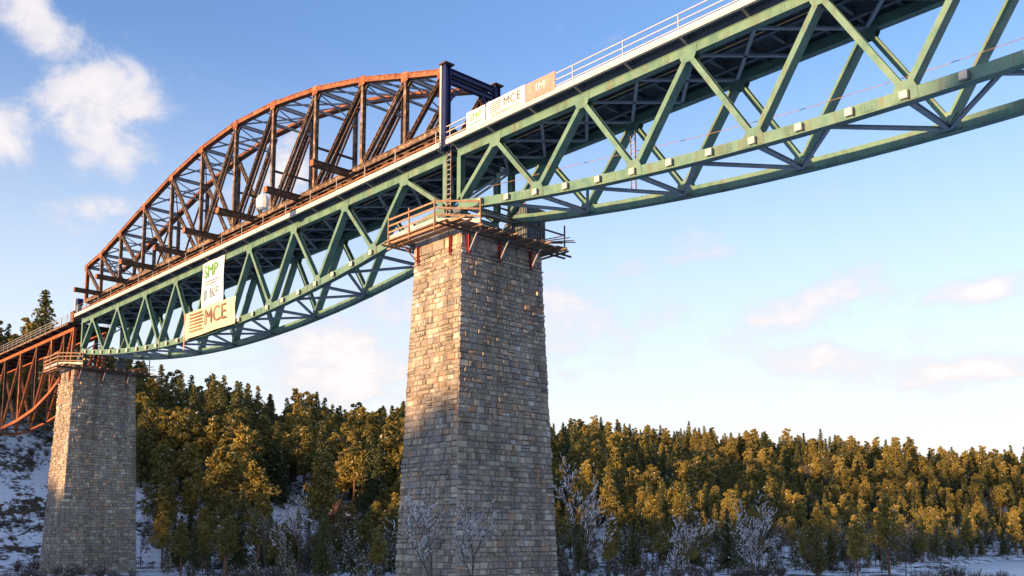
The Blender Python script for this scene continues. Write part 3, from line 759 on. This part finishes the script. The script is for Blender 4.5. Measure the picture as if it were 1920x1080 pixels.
# ------------------------------------------------------------------ old orange span on the left
ORX = [-83.6, -86.9, -92.6, -99.9, -108.3, -117.0, -125.6, -134.2, -142.6, -150.0, -156.0, -160.0]
ORZ = [-5.9, -7.2, -9.3, -11.2, -12.3, -12.9, -12.9, -12.3, -11.2, -9.4, -7.4, -6.0]
old = thing('old_orange_span', 'old orange-brown fish-bellied truss span leaving the picture at left beyond the far pier', 'bridge span', (-121, 0, -.6))
for y in (0, AW):
    one('top_chord', M['orange'], old, 'bar', (-82.6, y, -.55), (-163, y, -.75), .5, .46)
    b = MB()
    for i in range(len(ORX) - 1): b.bar((ORX[i], y, ORZ[i]), (ORX[i + 1], y, ORZ[i + 1]), .5, .46)
    b.bar((-82.8, y, -.6), (ORX[0], y, ORZ[0]), .4, .4); b.build('bottom_chord', M['orange'], old)
    for i, (x, z) in enumerate(zip(ORX, ORZ)):
        if i == 0: continue
        one('vertical', M['rust_dark'] if i % 2 else M['rust'], old, 'hbar', (x, y, z + .2), (x, y, -.8), .36, .4, .035)
        xp, zp = ORX[i - 1], ORZ[i - 1]
        if i <= 6: laced((xp, y, -.8), (x, y, z + .2)).build('diagonal', M['orange'] if i < 5 else M['rust'], old)
        if i >= 6: laced((x, y, -.8), (xp, y, zp + .2)).build('diagonal', M['rust'], old)
for i, (x, z) in enumerate(zip(ORX, ORZ)):
    one('cross_strut', M['rust_dark'], old, 'bar', (x, .2, z), (x, AW - .2, z), .22, .25, (1, 0, 0))
    if i: one('lateral_brace', M['rust_dark'], old, 'bar', (ORX[i - 1], .2, ORZ[i - 1]), (x, AW - .2, z), .12, .12)
for i in range(20):
    x = -83 - i * 4.2; one('floor_beam', M['rust_dark'], old, 'ibar', (x, -1.1, -.05), (x, AW + 1.1, -.05), .25, .45, .03, (1, 0, 0))
one('deck_floor', M['wood_dark'], old, 'box', -163, -82.2, -1.2, AW + 1.2, .18, .28)
for y in (1.6, 3.1): one('rail_track', M['rust_dark'], old, 'box', -163, -82.2, y - .05, y + .05, .28, .44)
for y in (-1.15, AW + 1.15):
    one('edge_beam', M['rust_tan'], old, 'box', -163, -82.2, y - .06, y + .06, -.05, .17)
    for i in range(33): one('railing_post', M['old_shade_grey'], old, 'bar', (-83 - i * 2.45, y, .28), (-83 - i * 2.45, y, 1.5), .07, .07)
    for z_ in (.7, 1.1, 1.5): one('railing_bar', M['galv'], old, 'tube', (-163, y, z_), (-82.2, y, z_), .035, 6)
# its stone abutment on the hillside
t = thing('stone_abutment', 'stone abutment carrying the left end of the old orange span on the hillside', 'abutment', (-166, 2, -30))
b = MB(); b.prism([(-175, -4, -30), (-160.5, -4, -30), (-160.5, 9, -30), (-175, 9, -30)], [(-173, -3, -1.1), (-162, -3, -1.1), (-162, 8, -1.1), (-173, 8, -1.1)]); b.build('core', M['mortar'], t)
b = MB(); r_ = random.Random(4); z = -1.2
while z > -14:
    x = -172.6
    for (c0, eu, en, L) in ((Vector((-173, -3.15, z)), Vector((1, 0, 0)), Vector((0, -1, 0)), 11.2), (Vector((-161.85, -3, z)), Vector((0, 1, 0)), Vector((1, 0, 0)), 11.)):
        u_ = 0
        while u_ < L:
            w = r_.uniform(.7, 1.4); k_ = (-1.1 - z) / 29
            stone(b, c0 + eu * (u_ + w / 2) + en * (k_ * 1.3 + .1), eu, Vector((0, 0, 1)), en, w - .04, .56, .03 + r_.random() * .05, r_); u_ += w
    z -= .6
b.build('stone_blocks', M['stone'], t, kind='stuff')

# ------------------------------------------------------------------ banners
def sheet(x0, x1, z0, z1, y, amp=.04, n=14, seed=0, skew=0.):
    b = MB(); vs = []; fs_ = []; m_ = max(4, n // 2)
    for j in range(m_ + 1):
        for i in range(n + 1):
            u, v = i / n, j / m_
            d = amp * (math.sin(u * 11 + seed) * .5 + math.sin(v * 7 + u * 5 + seed * 2) * .5)
            vs.append((x0 + (x1 - x0) * u, y + d, z0 + (z1 - z0) * v + skew * u))
    nv = len(vs); vs += [(p[0], p[1] + .02, p[2]) for p in vs]; w_ = n + 1
    for j in range(m_):
        for i in range(n):
            a_ = j * w_ + i; fs_.append((a_, a_ + 1, a_ + w_ + 1, a_ + w_)); fs_.append((nv + a_ + w_, nv + a_ + w_ + 1, nv + a_ + 1, nv + a_))
    ring = [i for i in range(w_)] + [j * w_ + n for j in range(1, m_ + 1)] + [m_ * w_ + i for i in range(n - 1, -1, -1)] + [j * w_ for j in range(m_ - 1, 0, -1)]
    for a_, c_ in zip(ring, ring[1:] + ring[:1]): fs_.append((c_, a_, nv + a_, nv + c_))
    b.add(vs, fs_); return b


def letters(txt, size, x, y, z, m_, parent, sx=1.0, name='lettering'):
    c = bpy.data.curves.new('lettering', 'FONT'); c.body = txt; c.size = size; c.extrude = .008; c.align_x = 'CENTER'; c.align_y = 'CENTER'; c.offset = 0
    o = bpy.data.objects.new('tmp', c)
    me_ = bpy.data.meshes.new_from_object(o)
    bpy.data.objects.remove(o); me_.materials.append(m_)
    ob = bpy.data.objects.new(name, me_); col.objects.link(ob)
    L = Vector(parent['_loc']); ob.parent = parent
    ob.matrix_local = Matrix.Translation(Vector((x, y, z)) - L) @ Matrix.Rotation(R(90), 4, 'X') @ Matrix.Diagonal((sx, 1, 1, 1))
    return ob


t = thing('vertical_banner', 'tall white banner with green lettering on the left green span', 'banner', (-36.5, -.5, -5.1))
sheet(-39.2, -33.7, -5.3, .25, -.40, .07, 24, 1).build('cloth', M['white'], t)
letters('SMP', 2.1, -36.9, -.50, -1.0, M['ink_green'], t, .95)
for i in range(2): one('small_print', M['ink_grey'], t, 'box', -38.3, -34.9 - i * .6, -.50, -.49, -2.2 - i * .32, -2.12 - i * .32)
letters('IKP', 1.7, -36.0, -.50, -3.7, M['ink_blue'], t, .9)
one('emblem', M['ink_blue'], t, 'box', -38.5, -37.7, -.50, -.48, -4.3, -3.1)
VB = t
t = thing('beige_banner', 'wide beige banner reading MCE at the foot of the left green span', 'banner', (-36.4, -.8, -8.2))
sheet(-42.4, -30.0, -8.35, -5.25, -.78, .10, 34, 4).build('cloth', M['beige'], t)
letters('MCE', 2.5, -34.6, -.90, -6.65, M['ink_brown'], t, 1.1)
for i in range(6): one('emblem_stripe', M['ink_brown'], t, 'box', -41.2, -38.0 + (.0 if i % 2 else .25), -.875, -.86, -7.75 + i * .40, -7.57 + i * .40)
one('side_hem', M['pink'], t, 'box', -42.7, -42.45, -.82, -.78, -9.6, -5.25)
def ties(par, x0, x1, z0, z1, y):
    for (x, z, dx, dz) in ((x0, z1, -.5, .5), (x1, z1, .5, .5), (x0, z0, -.5, -.4), (x1, z0, .5, -.4), ((x0 + x1) / 2, z1, 0, .6)):
        one('tie_rope', M['wood_dark'], par, 'tube', (x, y, z), (x + dx, y + .12, z + dz), .025, 4)


ties(VB, -39.2, -33.7, -5.3, .25, -.40)
ties(t, -42.4, -30.0, -8.35, -5.25, -.78)
yb = -1.31
t = thing('green_word_banner', 'small white railing banner with green lettering nearest the blue portal', 'banner', (10.9, yb, 1.0))
sheet(9.75, 12.0, .92, 2.34, yb, .02, 8, 2).build('cloth', M['white'], t)
letters('SMP', .82, 10.85, yb - .03, 1.72, M['ink_green'], t, 1.05)
one('small_print', M['pink'], t, 'box', 10.2, 11.7, yb - .035, yb - .025, 1.16, 1.24)
t = thing('striped_logo_banner', 'long white railing banner reading MCE between the green lettered and the pink one', 'banner', (14.4, yb, 1.0))
sheet(12.15, 16.5, .88, 2.36, yb, .02, 10, 3).build('cloth', M['white'], t)
letters('MCE', 1.0, 15.1, yb - .03, 1.75, M['ink_grey'], t, 1.0)
for i in range(5): one('emblem_stripe', M['ink_grey'], t, 'box', 12.6, 13.8, yb - .035, yb - .025, 1.36 + i * .17, 1.43 + i * .17)
for i in range(2): one('small_print', M['ink_grey'], t, 'box', 12.8, 16.0, yb - .035, yb - .025, 1.02 + i * .12, 1.06 + i * .12)
t = thing('pink_banner', 'pink-red railing banner with white marks, uppermost of the three on the railing', 'banner', (18.1, yb, 1.0))
sheet(16.6, 19.7, .92, 2.30, yb, .02, 8, 5).build('cloth', M['pink'], t)
letters('IM', .85, 18.2, yb - .03, 1.65, M['ink_white'], t, 1.2)
for i in range(4): one('dot', M['ink_white'], t, 'box', 17.0 + .12 * (i % 2), 17.06 + .12 * (i % 2), yb - .035, yb - .025, 1.5 + .15 * (i // 2), 1.56 + .15 * (i // 2))

# ------------------------------------------------------------------ vegetation
def mk_mesh(b, name, mats):
    me_ = bpy.data.meshes.new(name); me_.from_pydata(b.v, [], b.f)
    for m_ in mats: me_.materials.append(m_)
    if len(mats) > 1: me_.polygons.foreach_set('material_index', b.mi)
    me_.update(); return me_


def leaf(b, p, s, r, mi=0, up=.3):
    """a small tuft: one bent pair of triangles"""
    d = Vector((r.gauss(0, 1), r.gauss(0, 1), r.gauss(0, .7))).normalized(); e = d.orthogonal().normalized()
    e = (Matrix.Rotation(r.uniform(0, 6.28), 3, d) @ e)
    b.add([p - d * s * .5, p + e * s * .42, p + d * s * .55, p - e * s * .38 + Vector((0, 0, -.1 * s))], [(0, 1, 2), (0, 2, 3)], mi)


def spruce_mesh(h, rad, seed, snow=.012, dens=1.):
    r = random.Random(seed); c = MB(); tk = MB()
    tk.tube((0, 0, -1.0), (0, 0, h * .97), h * .016, 6, .03)
    lv = int(h / .42); lean = r.uniform(-.02, .02)
    for i in range(lv):
        f_ = i / lv; z = h * (.14 + .86 * f_); rr_ = rad * (1 - f_) ** .85 * r.uniform(.72, 1.12) + .28
        nb = max(3, int((5 + 5 * (1 - f_)) * dens)); ph = r.uniform(0, 6.28)
        for j in range(nb):
            a_ = ph + 6.283 * j / nb + r.uniform(-.3, .3); L = rr_ * r.uniform(.6, 1.15); nl = max(3, int(L / .24))
            for k_ in range(nl):
                q = (k_ + .7) / nl * L
                p = Vector((math.cos(a_) * q + lean * z, math.sin(a_) * q, z - q * .32 + r.uniform(-.12, .12)))
                leaf(c, p, r.uniform(.34, .66), r, 1 if r.random() < snow else 0)
    return c, tk


def pine_mesh(h, rad, seed, snow=.03, start=.48):
    r = random.Random(seed); c = MB(); tk = MB()
    bend = r.uniform(-.6, .6)
    pts = [Vector((bend * (i / 5) ** 2, bend * .5 * (i / 5) ** 2, -1.0 + (h * .93 + 1.0) * i / 5)) for i in range(6)]
    for i in range(5): tk.tube(pts[i], pts[i + 1], h * .017 * (1 - i / 6.5), 6, h * .017 * (1 - (i + 1) / 6.5))
    ncl = r.randint(15, 21)
    for i in range(ncl):
        f_ = (i + .5) / ncl; z = h * (start + (.97 - start) * f_)
        w_ = rad * (1.0 - .75 * f_ ** 1.8) * (.55 + .45 * min(1, f_ * 4)); a_ = i * 2.4 + r.uniform(-.5, .5); q = w_ * r.uniform(.25, .85)
        ctr = Vector((math.cos(a_) * q + bend * f_, math.sin(a_) * q, z)); cr = w_ * r.uniform(.34, .55) + .25
        tk.tube(Vector((bend * f_ * .8, 0, z - q * .35)), ctr, .06, 4, .03)
        for j in range(int(98 * cr ** 1.3) + 24):
            d = Vector((r.gauss(0, 1), r.gauss(0, 1), r.gauss(0, 1))).normalized() * cr * r.uniform(.55, 1.05); d.z *= .62
            top = d.z > .1
            leaf(c, ctr + d, r.uniform(.32, .6), r, 1 if (top and r.random() < snow * 2.5) else 0)
    return c, tk


def bare_mesh(h, seed, snow=.10, spread=.5):
    r = random.Random(seed); tk = MB(); sn = MB()

    def grow(p, d, L, rad_, lvl):
        n_ = 3; q = p.copy()
        for i in range(n_):
            d2 = (d + Vector((r.uniform(-.16, .16), r.uniform(-.16, .16), r.uniform(-.03, .10)))).normalized()
            nx_ = q + d2 * L / n_; tk.tube(q, nx_, max(.012, rad_ * (1 - i / n_ * .4)), (6, 4, 3, 3, 3, 3)[lvl], max(.010, rad_ * (1 - (i + 1) / n_ * .4)))
            if lvl >= 2 and r.random() < snow:
                s_ = r.uniform(.018, .05); c_ = (q + nx_) / 2 + Vector((0, 0, s_ * .6)); sn.tube(c_ - d2 * r.uniform(.05, .22), c_ + d2 * r.uniform(.05, .2), s_, 4, s_ * .5)
            q = nx_; d = d2
            if lvl < 5 and (lvl or i > 0):
                for _ in range(r.choice((1, 2, 2)) if lvl < 3 else 1):
                    a_ = r.uniform(0, 6.28); e = d.orthogonal().normalized(); e = Matrix.Rotation(a_, 3, d) @ e
                    nd = (d * (1 - spread * .5) + e * spread * r.uniform(.6, 1.2) + Vector((0, 0, .15))).normalized()
                    grow(q, nd, L * r.uniform(.42, .62), rad_ * .5, lvl + 1)
    grow(Vector((0, 0, -.5)), Vector((0, 0, 1)), h * .62, h * .012, 0)
    return sn, tk


KIND = {}
BIG = spruce_mesh(17.8, 4.6, 991, .01, 1.5)
for i in range(4): KIND['spruce', i] = spruce_mesh(16 + i * .8, 3.1 + .4 * (i % 3), 100 + i)
for i in range(4): KIND['pine', i] = pine_mesh(15 + i, 3.3 + .35 * (i % 2), 200 + i, .008, (.42, .5, .36, .3)[i])
KIND['snowy_spruce', 0] = spruce_mesh(11, 2.8, 300, .22); KIND['snowy_spruce', 1] = spruce_mesh(8, 2.4, 301, .28)
for i in range(3): KIND['bare_tree', i] = bare_mesh(9.5 + i, 400 + i, .02)
for i in range(3): KIND['snowy_bare_tree', i] = bare_mesh(9.5 + i, 420 + i, .17)
FM = {'spruce': 'spruce', 'pine': 'pine', 'snowy_spruce': 'spruce', 'bare_tree': None, 'snowy_bare_tree': None}
MESH = {}; PROTO = []
for (kd, i), (c, tk) in KIND.items():
    fm = [M[FM[kd]], M['snow_tree']] if FM[kd] else [M['snow_tree']]
    bk = M['bark'] if kd == 'pine' else M['twig'] if 'bare' in kd else M['bark_grey']
    MESH[kd, i] = (mk_mesh(c, kd + '_crown', fm), mk_mesh(tk, kd + '_trunk', [bk]))
    jb = MB(); jb.v = c.v + tk.v; o_ = len(c.v); jb.f = c.f + [tuple(q + o_ for q in f_) for f_ in tk.f]
    jb.mi = (c.mi if FM[kd] else [1] * len(c.f)) + [2] * len(tk.f)
    po = bpy.data.objects.new('tree_source', mk_mesh(jb, kd + '_whole', [M[FM[kd]] if FM[kd] else M['spruce'], M['snow_tree'], bk]))
    PROTO.append((kd, po))
cr_, tr_ = pine_mesh(9.5, 2.6, 777, .10, .45)
MESH['spruce', 9] = (mk_mesh(BIG[0], 'broad_crown', [M['spruce'], M['snow_tree']]), mk_mesh(BIG[1], 'broad_trunk', [M['bark_grey']]))
MESH['russet_tree', 0] = (mk_mesh(cr_, 'russet_crown', [M['rusty_leaf'], M['snow_tree']]), mk_mesh(tr_, 'russet_trunk', [M['bark']]))
# low twiggy undergrowth source
ub = MB(); r_ = random.Random(55)
for i in range(34):
    a_ = r_.uniform(0, 6.28); q = Vector((math.cos(a_), math.sin(a_), 0)) * r_.uniform(0, .5)
    tip = q + Vector((math.cos(a_) * r_.uniform(.2, 1.1), math.sin(a_) * r_.uniform(.2, 1.1), r_.uniform(.8, 2.2))); ub.tube(q, tip, .035, 4, .012)
    for _ in range(3):
        m_ = q.lerp(tip, r_.uniform(.4, .9)); ub.tube(m_, m_ + Vector((r_.uniform(-.5, .5), r_.uniform(-.5, .5), r_.uniform(.1, .6))), .02, 3, .01)
    if i % 3 == 0: leaf(ub, tip, .22, r_, 1)
bush = bpy.data.objects.new('bush_source', mk_mesh(ub, 'undergrowth_bush', [M['twig'], M['snow_tree']]))

# placement --------------------------------------------------------------
fwd = Vector((-math.sin(R(46.85)), math.cos(R(46.85))))
cands = []
X = rng.uniform(-330, 160, 130000); Y = rng.uniform(-60, 470, 130000)
h = ground_h(X, Y)
cell = {}
PIERS = ((6.1, 3.25, 11), (-81.5, 3.25, 12))
CLEAR = [(-132, 4, 38, 26), (-96, 46, 13, 15), (-57, 150, 18, 10)]     # snowy openings
for x, y, z in zip(X, Y, h):
    dx, dy = x - CAM.x, y - CAM.y; d = math.hypot(dx, dy)
    ang = math.degrees(math.atan2(-dx, dy)) - 46.85
    if not (-36 < ang < 36) or d < 112: continue
    if z > -36.9 or x < np.interp(y, YS, XS) - 3: pass
    else: continue
    inl = np.interp(y, YF, XF) - x
    if inl < -4:
        if ang > 20: continue
        if random.random() > (.85 if ang > 1 else .45) or d < (112 if ang > 1 else 135) or x > np.interp(y, YS, XS) - 4: continue
    if any(math.hypot(x - a_, y - b_) < c_ for a_, b_, c_ in PIERS): continue
    if -175 < x < 10 and -6 < y < 11: continue      # keep the track line clear
    if any(((x - a_) / wa) ** 2 + ((y - b_) / wb_) ** 2 < 1 for a_, b_, wa, wb_ in CLEAR): continue
    if inl < 14 and random.random() < .12: continue
    sp = 2.9 if d > 260 else 3.4
    key = (int(x // sp), int(y // sp))
    if any((key[0] + i, key[1] + j) in cell and math.hypot(x - cell[key[0] + i, key[1] + j][0], y - cell[key[0] + i, key[1] + j][1]) < sp for i in (-1, 0, 1) for j in (-1, 0, 1)): continue
    cell[key] = (x, y)
    r0 = random.random(); near = inl < 25
    if near: kd = 'bare_tree' if r0 < .32 else 'snowy_spruce' if r0 < .56 else 'pine' if r0 < .8 else 'spruce'
    else: kd = 'pine' if r0 < .52 else 'spruce' if r0 < .93 else 'bare_tree'
    vi = random.randrange(sum(1 for q in KIND if q[0] == kd))
    s_ = (.62 + .62 * random.random() ** 1.6) * (.62 if near else .62 + .38 * min(1, (inl - 25) / 60) if ang < 4 else 1.0)
    if d > 300: s_ *= .86
    if ang < -2: s_ *= .88
    cands.append((d, x, y, z, kd, vi, s_, random.uniform(0, 6.28), ang))
hero = [  # hand placed, read off the photograph: x, y, kind, variant, scale
    (-122, 31.0, 'spruce', 1, 1.55), (-127, 36.0, 'pine', 2, 1.05), (-120, 42, 'pine', 1, 1.0),
]


def add_tree(x, y, z, kd, vi, s_, rot, label, group, cat='tree'):
    nm = {'spruce': 'spruce_tree', 'pine': 'pine_tree', 'snowy_spruce': 'snowy_spruce_tree', 'bare_tree': 'bare_tree', 'snowy_bare_tree': 'bare_tree', 'russet_tree': 'russet_tree'}[kd]
    root = bpy.data.objects.new(nm, None); root.location = (x, y, z); root.scale = (s_, s_, s_); root.rotation_euler = (0, 0, rot); root.empty_display_size = .5
    col.objects.link(root); root['label'] = label; root['category'] = cat
    if group: root['group'] = group
    cm, tm = MESH[kd, vi]
    for n_, m_ in (('snow_clumps' if 'bare' in kd else 'crown', cm), ('trunk', tm)):
        o_ = bpy.data.objects.new(n_, m_); col.objects.link(o_); o_.parent = root
    return root


cands.sort(key=lambda c: c[0] / c[6])
inview = [c for c in cands if abs(c[8]) < 29]
near = inview[:262]; nearset = set(id(c) for c in near)
ZN = [(26, 'at the left edge'), (23, 'just left of the far pier'), (19, 'just right of the far pier'), (14, 'below the left green span'), (9, 'midway between the two piers'), (4, 'close left of the main pier'), (-2, 'behind the main pier'), (-7, 'close right of the main pier'), (-13, 'right of centre'), (-20, 'towards the frozen lake'), (-99, 'at far right')]
KW = {'spruce': ('dark green spruce', 'spruces'), 'pine': ('olive-gold pine', 'pines'), 'snowy_spruce': ('small snow-flecked spruce', 'small snowy spruces'), 'bare_tree': ('leafless snow-dusted tree', 'leafless trees')}


def where(ang): return next(w for a_, w in ZN if ang > a_)


for c in near:
    d, x, y, z, kd, vi, s_, rot, ang = c
    row = 'at the foot of the slope' if z < -35 else 'low on the slope' if z < -29 else 'halfway up the slope' if z < -18 else 'high on the slope'
    size = 'tall ' if s_ > .92 else '' if s_ > .7 else 'short '
    add_tree(x, y, z, kd, vi, s_, rot, '%s%s %s, %s' % (size, KW[kd][0].replace('leafless snow-dusted', 'leafless').replace('small snow-flecked', 'snow-flecked'), row, where(ang)), '%s%s %s %s' % (size, KW[kd][1], row, where(ang)))
rest = [c for c in cands if id(c) not in nearset]
# wooded ridge to the south, out of view, that shades the valley
for _ in range(1500):
    x = random.uniform(-330, 170); y = random.uniform(-315, -265)
    rest.append((0, x, y, gz(x, y) - .5, random.choice(('spruce', 'pine')), 0, random.uniform(.60, .72), random.uniform(0, 6), 0))
print('tall tree ground', gz(-183, 26)); print('trees', len(near), 'rest', len(rest), 'inview', len(inview))


def scatter(name, pts, protos, idxs, scs, rots, label, cat):
    me_ = bpy.data.meshes.new(name); me_.from_pydata(pts, [], [])
    for nm, vals, ty in (('pick', idxs, 'INT'), ('scl', scs, 'FLOAT'), ('rot', rots, 'FLOAT')):
        a_ = me_.attributes.new(nm, ty, 'POINT'); a_.data.foreach_set('value', vals)
    o_ = bpy.data.objects.new(name, me_); col.objects.link(o_)
    ng = bpy.data.node_groups.new(name, 'GeometryNodeTree')
    ng.interface.new_socket('Geometry', in_out='INPUT', socket_type='NodeSocketGeometry'); ng.interface.new_socket('Geometry', in_out='OUTPUT', socket_type='NodeSocketGeometry')
    N = ng.nodes; Lk = ng.links
    gi = N.new('NodeGroupInput'); go_ = N.new('NodeGroupOutput'); iop = N.new('GeometryNodeInstanceOnPoints'); iop.inputs['Pick Instance'].default_value = True
    g2i = N.new('GeometryNodeGeometryToInstance')
    for p_ in reversed(protos):
        oi = N.new('GeometryNodeObjectInfo'); oi.inputs['Object'].default_value = p_; oi.inputs['As Instance'].default_value = False
        Lk.new(oi.outputs['Geometry'], g2i.inputs[0])

    def attr(nm, ty):
        a_ = N.new('GeometryNodeInputNamedAttribute'); a_.data_type = ty; a_.inputs[0].default_value = nm; return a_.outputs[0]
    Lk.new(gi.outputs[0], iop.inputs['Points']); Lk.new(g2i.outputs[0], iop.inputs['Instance'])
    Lk.new(attr('pick', 'INT'), iop.inputs['Instance Index'])
    cx2 = N.new('ShaderNodeCombineXYZ'); Lk.new(attr('rot', 'FLOAT'), cx2.inputs[2]); Lk.new(cx2.outputs[0], iop.inputs['Rotation'])
    Lk.new(attr('scl', 'FLOAT'), iop.inputs['Scale']); Lk.new(iop.outputs[0], go_.inputs[0])
    md = o_.modifiers.new('scatter', 'NODES'); md.node_group = ng
    o_['kind'] = 'stuff'; o_['label'] = label; o_['category'] = cat
    return o_


pid = {}
for i, (kd, po) in enumerate(PROTO): pid.setdefault(kd, []).append(i)
scatter('forest', [(c[1], c[2], c[3]) for c in rest], [p for _, p in PROTO], [pid[c[4]][c[5]] for c in rest], [c[6] for c in rest], [c[7] for c in rest],
        'dense wood of golden-green conifers covering the hill behind the bridge', 'forest')

# special trees
SP = [(-183.0, 26.0, 'spruce', 9, 1.5, 'tall ragged conifer rising above the old orange span at far left'),
      (-189.0, 24.0, 'pine', 1, 1.15, 'golden conifer top at the very left edge above the orange span'),
      (-176.0, 21.0, 'pine', 3, 1.05, 'golden conifer crowding behind the tall ragged one at far left'),
      (-92.5, 30.0, 'pine', 1, 1.35, 'tall pine with a bare orange trunk just right of the far pier'),
      (-88.0, 34.0, 'pine', 0, 1.25, 'broad golden pine crown beside the tall bare trunked pine'),
      (-83.0, 44.0, 'pine', 2, 1.15, 'golden pine with a flat crown midway between the piers'),
      (-64.0, 52.0, 'pine', 3, 1.2, 'bright golden pine left of the main pier'),
      (-70.0, 40.0, 'russet_tree', 0, 1.15, 'small russet-leaved tree lit pink at its top between the piers'),
      (-79.0, 30.0, 'pine', 2, .75, 'leaning pine with snow caught in its sunlit crown')]
for x, y, kd, vi, s_, lb in SP: add_tree(x, y, gz(x, y), kd, vi, (29.5 - gz(x, y)) / 17.8 if x == -183.0 else (18.5 - gz(x, y)) / 16.5 if x < -170 else s_, 1.0, lb, None)

# leafless trees in front of and beside the main pier
BT = [(22.0, -14.0, 0, .74, 'leafless snow-dusted tree in front of the shaded face of the main pier'),
      (19.5, -9.0, 1, .62, 'slender leafless tree with snow blobs beside the main pier corner'),
      (27.5, -8.5, 2, .66, 'leafless snow-dusted tree just right of the main pier foot'),
      (30.0, -3.0, 0, .62, 'sparse leafless tree second to the right of the main pier'),
      (34.5, 0.0, 1, .60, 'spreading leafless tree with white snow clumps third right of the main pier'),
      (-1.0, -9.0, 2, .60, 'short leafless tree with snow at the left foot of the main pier')]
for i, (x, y, vi, s_, lb) in enumerate(BT): add_tree(x, y, -36.6, 'snowy_bare_tree', vi, s_, i * 1.3, lb, 'leafless trees by the main pier')

# undergrowth along the foot of the slope
bp_, bi, bs_, br = [], [], [], []
for _ in range(8000):
    x = random.uniform(-190, 80); y = random.uniform(-30, 300)
    dx, dy = x - CAM.x, y - CAM.y; d = math.hypot(dx, dy); ang = math.degrees(math.atan2(-dx, dy)) - 46.85
    if abs(ang) > 33 or d < 105 or x > np.interp(y, YS, XS) - 4: continue
    inl = np.interp(y, YF, XF) - x
    if inl > 70: continue
    if noise.noise(Vector((x * .07, y * .07, 1))) < .02: continue
    bp_.append((x, y, gz(x, y))); bi.append(0); bs_.append(random.uniform(.35, .95)); br.append(random.uniform(0, 6.28))
# two point lists of the same twig bush
scatter('undergrowth', bp_, [bush], bi, bs_, br, 'brown snow-flecked twiggy undergrowth along the foot of the wooded slope', 'undergrowth')

for o in bpy.data.objects:
    if '_loc' in o: del o['_loc']
print('objects', len(bpy.data.objects))
